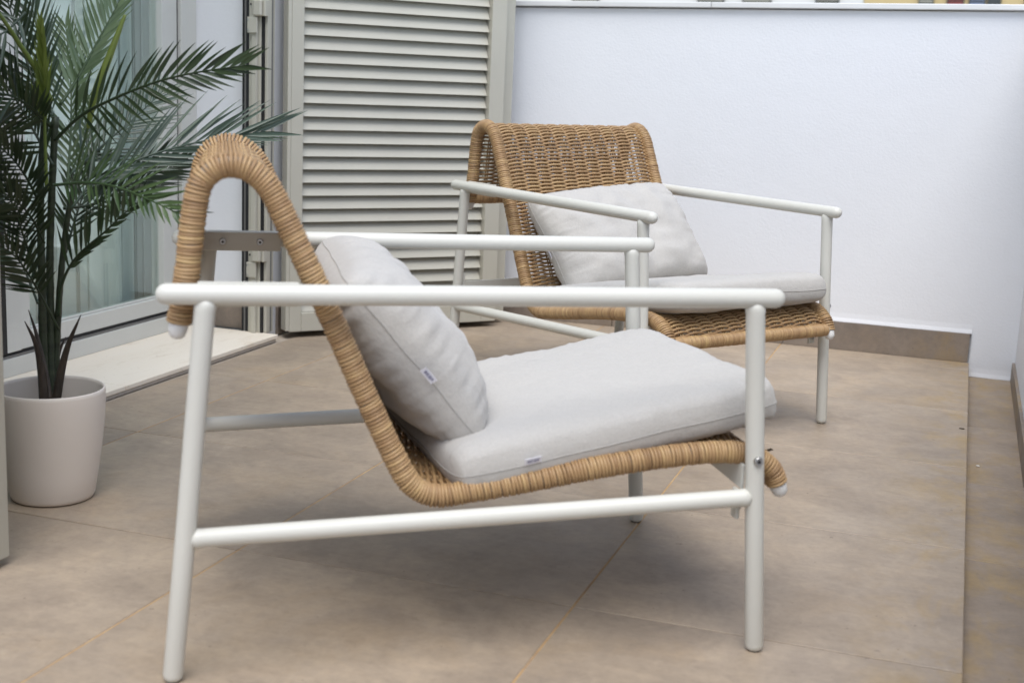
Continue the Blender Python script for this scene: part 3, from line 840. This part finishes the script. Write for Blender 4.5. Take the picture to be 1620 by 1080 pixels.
# split bark sheaths at the foot
for pts, w in (([(70, 636, 2.56), (66, 590, 2.55), (57, 545, 2.53), (39, 508, 2.50)], .014), ([(78, 636, 2.56), (70, 585, 2.57), (58, 530, 2.57), (45, 490, 2.57)], .011),
               ([(88, 636, 2.57), (96, 590, 2.56), (108, 545, 2.54), (128, 498, 2.51)], .013), ([(80, 636, 2.63), (84, 600, 2.63), (92, 560, 2.63), (104, 533, 2.63)], .014)):
    p3 = resample(catmull(rel([at(*p) for p in pts]), 8), count=14)
    mb = MB(); rows = []
    for i, p in enumerate(p3):
        t_ = (p3[min(13, i+1)]-p3[max(0, i-1)]).normalized(); sd = t_.cross(FW).normalized(); nn = sd.cross(t_)
        ww = w*(1-(i/13)**1.6)+.0012
        row = []
        for q in range(7):
            a_ = (q/6-.5)*2.2
            row.append(p + sd*ww*math.sin(a_)*.75 - nn*ww*(math.cos(a_)-.5)*.8)
        rows.append(row)
    for r0, r1 in zip(rows, rows[1:]):
        for q in range(6): mb.quad(r0[q], r0[q+1], r1[q+1], r1[q])
    o = mb.obj('bark_sheath', M['palm_bark'], palm, smooth=True)
    bm = bmesh.new(); bm.from_mesh(o.data); bmesh.ops.remove_doubles(bm, verts=bm.verts, dist=1e-6); bmesh.ops.recalc_face_normals(bm, faces=bm.faces); bm.to_mesh(o.data); bm.free()
    sol = o.modifiers.new('thickness', 'SOLIDIFY'); sol.thickness = .0016

def frond(pts, L0, mat, nleaf=30, spU=(60, 22), spL=(60, 22), lenL=1.0, up=0.0, droop=.15, r0=.0030, seed=0, lw=.0042, fold=.2, start=.12, rmat=None, lentip=.6, skipL=0.0):
    """arching rachis with two ranks of narrow leaflets; sides U/L are left/right of the direction of growth"""
    rr = random.Random(seed); nleaf = max(10, int(nleaf*.74)); L0 *= 1.14; lw *= .98
    p3 = resample(catmull(rel([at(*p) for p in pts]), 10), count=48)
    n = len(p3)
    mb = MB(); mb.tube(p3, [r0*(1-.8*i/(n-1))+.0005 for i in range(n)], 8, 'flat', .3)
    fo = mb.obj('frond', M[rmat or mat], palm)
    ml = MB()
    for k in range(nleaf):
        f = start+(1-start)*(k+.5)/nleaf
        for sd in (1, -1):
            if sd < 0 and rr.random() < skipL: continue
            if rr.random() < .03: continue
            i = min(n-2, int((f+rr.uniform(-.006, .006))*(n-1)))
            p = p3[i]; t_ = (p3[min(n-1, i+2)]-p3[max(0, i-2)]).normalized()
            nn = (-FW*(1-abs(up))+Vector((0, 0, 1))*up); nn = (nn-t_*nn.dot(t_)).normalized()
            S = nn.cross(t_).normalized()
            sp_ = spU if sd > 0 else spL
            ang = R(sp_[0]+(sp_[1]-sp_[0])*f+rr.uniform(-4, 4))
            d_ = (t_*math.cos(ang)+S*sd*math.sin(ang) + nn*(fold+rr.uniform(-.08, .08))).normalized()
            ln = L0*(.62+.38*math.sin(math.pi*min(1, .12+.75*f)))*(1-(1-lentip)*max(0, f-.65)/.35)*rr.uniform(.90, 1.08)*(1 if sd > 0 else lenL)
            wv = d_.cross(nn).normalized()
            segs = 6; q = Vector(p); dd = d_.copy(); tone = rr.random(); rows = []
            twist = rr.uniform(-.35, .35)
            curl = t_*rr.uniform(.05, .22)
            for s in range(segs+1):
                x = s/segs
                wd = lw*(.30+2.4*x) if x < .28 else lw*.98*(1-((x-.28)/.72)**1.5)
                wd = max(wd, .0002)
                wl_ = (wv*math.cos(twist)+nn*math.sin(twist))
                crease = dd.cross(wl_).normalized()
                rows.append((q-wl_*wd, q+crease*wd*.40, q+wl_*wd))
                q = q+dd*(ln/segs)
                dd = (dd+(Vector((0, 0, -1))*droop+curl)*(.25+x)/segs*1.6).normalized()
            b0 = len(ml.v)
            for row in rows:
                for v_ in row: ml.v.append(v_); ml.t.append(tone)
            for s in range(segs):
                for c_ in (0, 1):
                    ml.f.append((b0+s*3+c_, b0+s*3+c_+1, b0+s*3+3+c_+1, b0+s*3+3+c_)); ml.sm.append(True)
    if ml.v:
        me = ml.mesh('leaflets')
        tag(link('leaflets', me, M[mat], fo), kind='stuff')
    return fo

# long dark frond reaching right
frond([(87, 222, 2.49), (127, 184, 2.46), (174, 159, 2.43), (238, 133, 2.40), (300, 117, 2.38), (385, 104, 2.35)], .088, 'leaf_dark', 30, (52, 22), (88, 8), .9, 0, .05, .0032, 1, .0046, fold=.05, start=.14, lentip=.95)
# broad grey-green frond behind the chair top
frond([(112, 330, 2.55), (150, 288, 2.58), (220, 252, 2.62), (310, 226, 2.67), (420, 208, 2.73)], .145, 'leaf_grey', 34, (40, 12), (38, 10), .85, .05, .05, .0028, 2, .0042, fold=.15, lentip=.85)
frond([(112, 275, 2.57), (160, 232, 2.63), (215, 185, 2.69), (262, 140, 2.75)], .105, 'leaf_grey', 24, (48, 20), (62, 25), 1.0, .0, .05, .0024, 3, .0040)
# bright green frond
frond([(84, 293, 2.47), (137, 289, 2.40), (185, 296, 2.35), (238, 317, 2.31), (287, 340, 2.28)], .098, 'leaf_green', 28, (58, 16), (70, 26), .52, .05, .0, .0026, 4, .0042, fold=.15, lentip=1.0)
# pale upright fronds
frond([(95, 166, 2.54), (121, 127, 2.56), (153, 69, 2.58), (188, 4, 2.60), (205, -40, 2.61)], .080, 'leaf_pale', 32, (48, 34), (32, 16), .9, .0, .02, .0030, 5, .0042, rmat='leaf_green')
frond([(106, 300, 2.60), (112, 210, 2.63), (112, 130, 2.66), (104, 40, 2.69)], .085, 'leaf_pale', 30, (46, 22), (42, 20), 1.0, .0, .02, .0024, 12, .0040)
frond([(112, 330, 2.62), (128, 270, 2.66), (140, 220, 2.70), (146, 160, 2.74)], .070, 'leaf_pale', 24, (50, 25), (50, 25), 1.0, .0, .02, .0022, 22, .0036)
# lime stalk to the upper left and lime young frond
frond([(80, 160, 2.49), (58, 112, 2.46), (28, 66, 2.42), (0, 24, 2.38), (-70, -70, 2.32)], .10, 'leaf_dark', 16, (55, 30), (55, 30), 1, .0, .15, .0058, 6, .0045, start=.62, rmat='leaf_lime')
frond([(74, 300, 2.50), (71, 205, 2.48), (70, 125, 2.46), (66, 40, 2.44)], .062, 'leaf_lime', 30, (16, 9), (16, 9), 1, .0, .0, .0034, 11, .0034, start=.40)
# dark fronds crowding the left border
frond([(80, 200, 2.50), (48, 170, 2.44), (10, 150, 2.39), (-50, 145, 2.34)], .105, 'leaf_dark', 28, (80, 50), (50, 30), .7, .0, .35, .0030, 7, .0046)
frond([(60, 445, 2.50), (46, 400, 2.48), (30, 352, 2.45), (10, 296, 2.42), (-8, 245, 2.39)], .052, 'leaf_dark', 36, (50, 35), (52, 38), 1, .0, .05, .0022, 8, .0030)
frond([(92, 520, 2.56), (56, 452, 2.50), (26, 408, 2.45), (-15, 378, 2.41)], .070, 'leaf_dark', 20, (55, 35), (60, 35), 1, .0, .2, .0026, 9, .0042, start=.35)
frond([(72, 190, 2.53), (50, 120, 2.56), (25, 45, 2.58), (0, -40, 2.60)], .10, 'leaf_dark', 24, (45, 28), (50, 28), 1, .0, .05, .0028, 13, .0042)
frond([(84, 262, 2.50), (52, 205, 2.52), (20, 150, 2.54), (-20, 95, 2.55)], .095, 'leaf_dark', 28, (70, 40), (45, 30), .9, .0, .15, .0026, 14, .0042)
frond([(68, 335, 2.50), (44, 285, 2.45), (14, 245, 2.41), (-30, 215, 2.38)], .080, 'leaf_dark', 32, (70, 45), (50, 35), .9, .0, .2, .0026, 15, .0038)
frond([(40, 20, 2.52), (15, 45, 2.50), (-10, 60, 2.48), (-50, 70, 2.46)], .10, 'leaf_grey', 14, (50, 30), (70, 40), 1, .0, .1, .0022, 20, .0042)
# dark arching frond low on the right
frond([(93, 500, 2.58), (98, 450, 2.57), (121, 407, 2.55), (169, 364, 2.52), (200, 335, 2.50), (240, 314, 2.48)], .078, 'leaf_dark', 26, (52, 35), (30, 12), .5, .0, .02, .0030, 10, .0046, start=.30, fold=.05, skipL=.3)
frond([(100, 330, 2.58), (150, 322, 2.61), (210, 290, 2.65), (290, 258, 2.69)], .10, 'leaf_dark', 26, (42, 20), (46, 22), .9, .1, .08, .0026, 17, .0044)
frond([(104, 400, 2.58), (118, 350, 2.60), (135, 300, 2.63), (160, 250, 2.66)], .075, 'leaf_dark', 22, (48, 28), (52, 28), 1, .0, .05, .0022, 18, .0040)
frond([(70, 385, 2.50), (50, 345, 2.46), (24, 318, 2.42), (-20, 300, 2.38)], .075, 'leaf_dark', 26, (65, 42), (55, 38), .9, .0, .12, .0024, 31, .0036)
frond([(60, 480, 2.53), (40, 430, 2.56), (20, 390, 2.58), (-10, 340, 2.60)], .060, 'leaf_grey', 24, (55, 38), (55, 38), 1, .0, .08, .0022, 33, .0032)
frond([(90, 205, 2.53), (70, 130, 2.58), (62, 60, 2.62), (40, -30, 2.66)], .088, 'leaf_grey', 26, (45, 26), (45, 26), 1, .0, .05, .0024, 34, .0038)
# unopened spear leaf
sp3 = resample(catmull(rel([at(*p) for p in [(140, 200, 2.50), (150, 150, 2.49), (172, 92, 2.48), (197, 26, 2.47)]]), 8), count=20)
MB().tube(sp3, [.0022+.0052*math.sin(math.pi*min(1, .15+i/24)) for i in range(20)], 8, 'round', .6).obj('spear_leaf', M['leaf_lime'], palm)
MB().tube(resample(catmull(rel([at(*p) for p in [(118, 292, 2.54), (126, 250, 2.52), (140, 200, 2.50)]]), 6), count=10), .0026, 8, 'round', .4).obj('petiole', M['leaf_green'], palm)

# ------------------------------------------------------------------ small litter on the floor
def crumb(name, loc, sz, mat, label, cat, seed, flat=.5):
    me = bpy.data.meshes.new(name); bm = bmesh.new(); bmesh.ops.create_icosphere(bm, subdivisions=2, radius=sz)
    for v_ in bm.verts:
        v_.co *= 1+.5*noise.noise(v_.co*140+Vector((seed, 0, 0))); v_.co.z *= flat
    bm.to_mesh(me); bm.free()
    o = link(name, me, M[mat]); o.location = loc; tag(o, label, cat); return o
crumb('mortar_crumb', (.100, 3.375, GZ+.002), .0045, 'crumb', 'small pale mortar crumb lying in the drain channel', 'crumb', 3)
MBl = MB()
for k in range(7):
    a_ = k*.5-1.5
    MBl.tube([(0.003*k-.01, .001*math.sin(k*2), .0015), (.003*k-.004+.006*math.cos(a_), .004*math.sin(a_), .003+.0012*(k % 3)), (.003*k+.004, .007*math.sin(a_), .0012)], .0011, 5, 'flat')
dl = MBl.obj('dry_leaf', M['leaf_litter']); dl.location = (-.385, 3.10, .0); dl.rotation_euler = (0, 0, .5)
tag(dl, 'shrivelled dark leaf scrap on the floor tile behind the front chair leg', 'leaf')
for i, (x, y) in enumerate(((.052, 3.42), (-.335, 2.62))):
    pass
bl = MB()
for k in range(5): bl.tube([(.002*k, .003*math.sin(k*3), .001), (.002*k+.005, .003*math.cos(k*2), .002)], .0011, 5, 'flat')
d2 = bl.obj('dirt_scrap', M['leaf_litter']); d2.location = (.050, 3.56, 0); tag(d2, 'tiny dark scrap of dirt near the raised floor edge', 'dirt')

# ------------------------------------------------------------------ buildings across the street
def building(name, x0, x1, y, z1, mat, label, wins):
    root = empty(name, ((x0+x1)/2, y, -6.6)); off = Vector(((x0+x1)/2, y, -6.6))
    tag(root, label, 'building')
    MB().box(Vector((x0, y, -6.6))-off, Vector((x1, y+9, z1))-off).obj('wall', M[mat], root)
    MB().box(Vector((x0-.1, y-.15, z1))-off, Vector((x1+.1, y+9.1, z1+.2))-off).obj('cornice', M[mat], root)
    for (wx0, wx1, wz0, wz1, wm) in wins:
        w = MB().box(Vector((wx0, y-.05, wz0))-off, Vector((wx1, y-.001, wz1))-off).obj('window', M['dark_glass'], root)
        MB().box(Vector((wx0-.08, y-.12, wz0-.08))-off, Vector((wx1+.08, y-.002, wz0-.0005))-off).obj('sill', M['white_facade'], w)
        if wm:
            k = 0; z = wz0+.03
            while z < wz1-.05:
                MB().box(Vector((wx0+.02, y-.09, z))-off, Vector((wx1-.02, y-.055, z+.055))-off).obj('slat', M[wm], w); z += .085
    return root
building('white_building', -14, -1.95, 24, 7.5, 'white_facade', 'white building across the street, a strip showing above the left of the parapet',
         [(-7.1, -6.6, 2.0, 3.3, 'louvre_paint'), (-4.8, -4.32, 2.05, 3.4, 'louvre_paint'), (-4.0, -3.5, 2.05, 3.4, 'louvre_paint'), (-2.75, -2.35, 2.1, 3.4, 'louvre_paint'), (-9.6, -8.9, 2.0, 3.3, None)])
building('yellow_building', -1.94, 7, 24, 6.5, 'yellow_facade', 'yellow building across the street above the right of the parapet',
         [(-1.05, -.80, 2.1, 3.4, 'louvre_paint'), (-.60, -.32, 1.9, 3.3, 'red_paint'), (-.25, .02, 1.9, 3.3, 'blue_paint'), (.04, .26, 1.9, 3.3, None), (.62, 1.2, 1.9, 3.3, 'louvre_paint')])
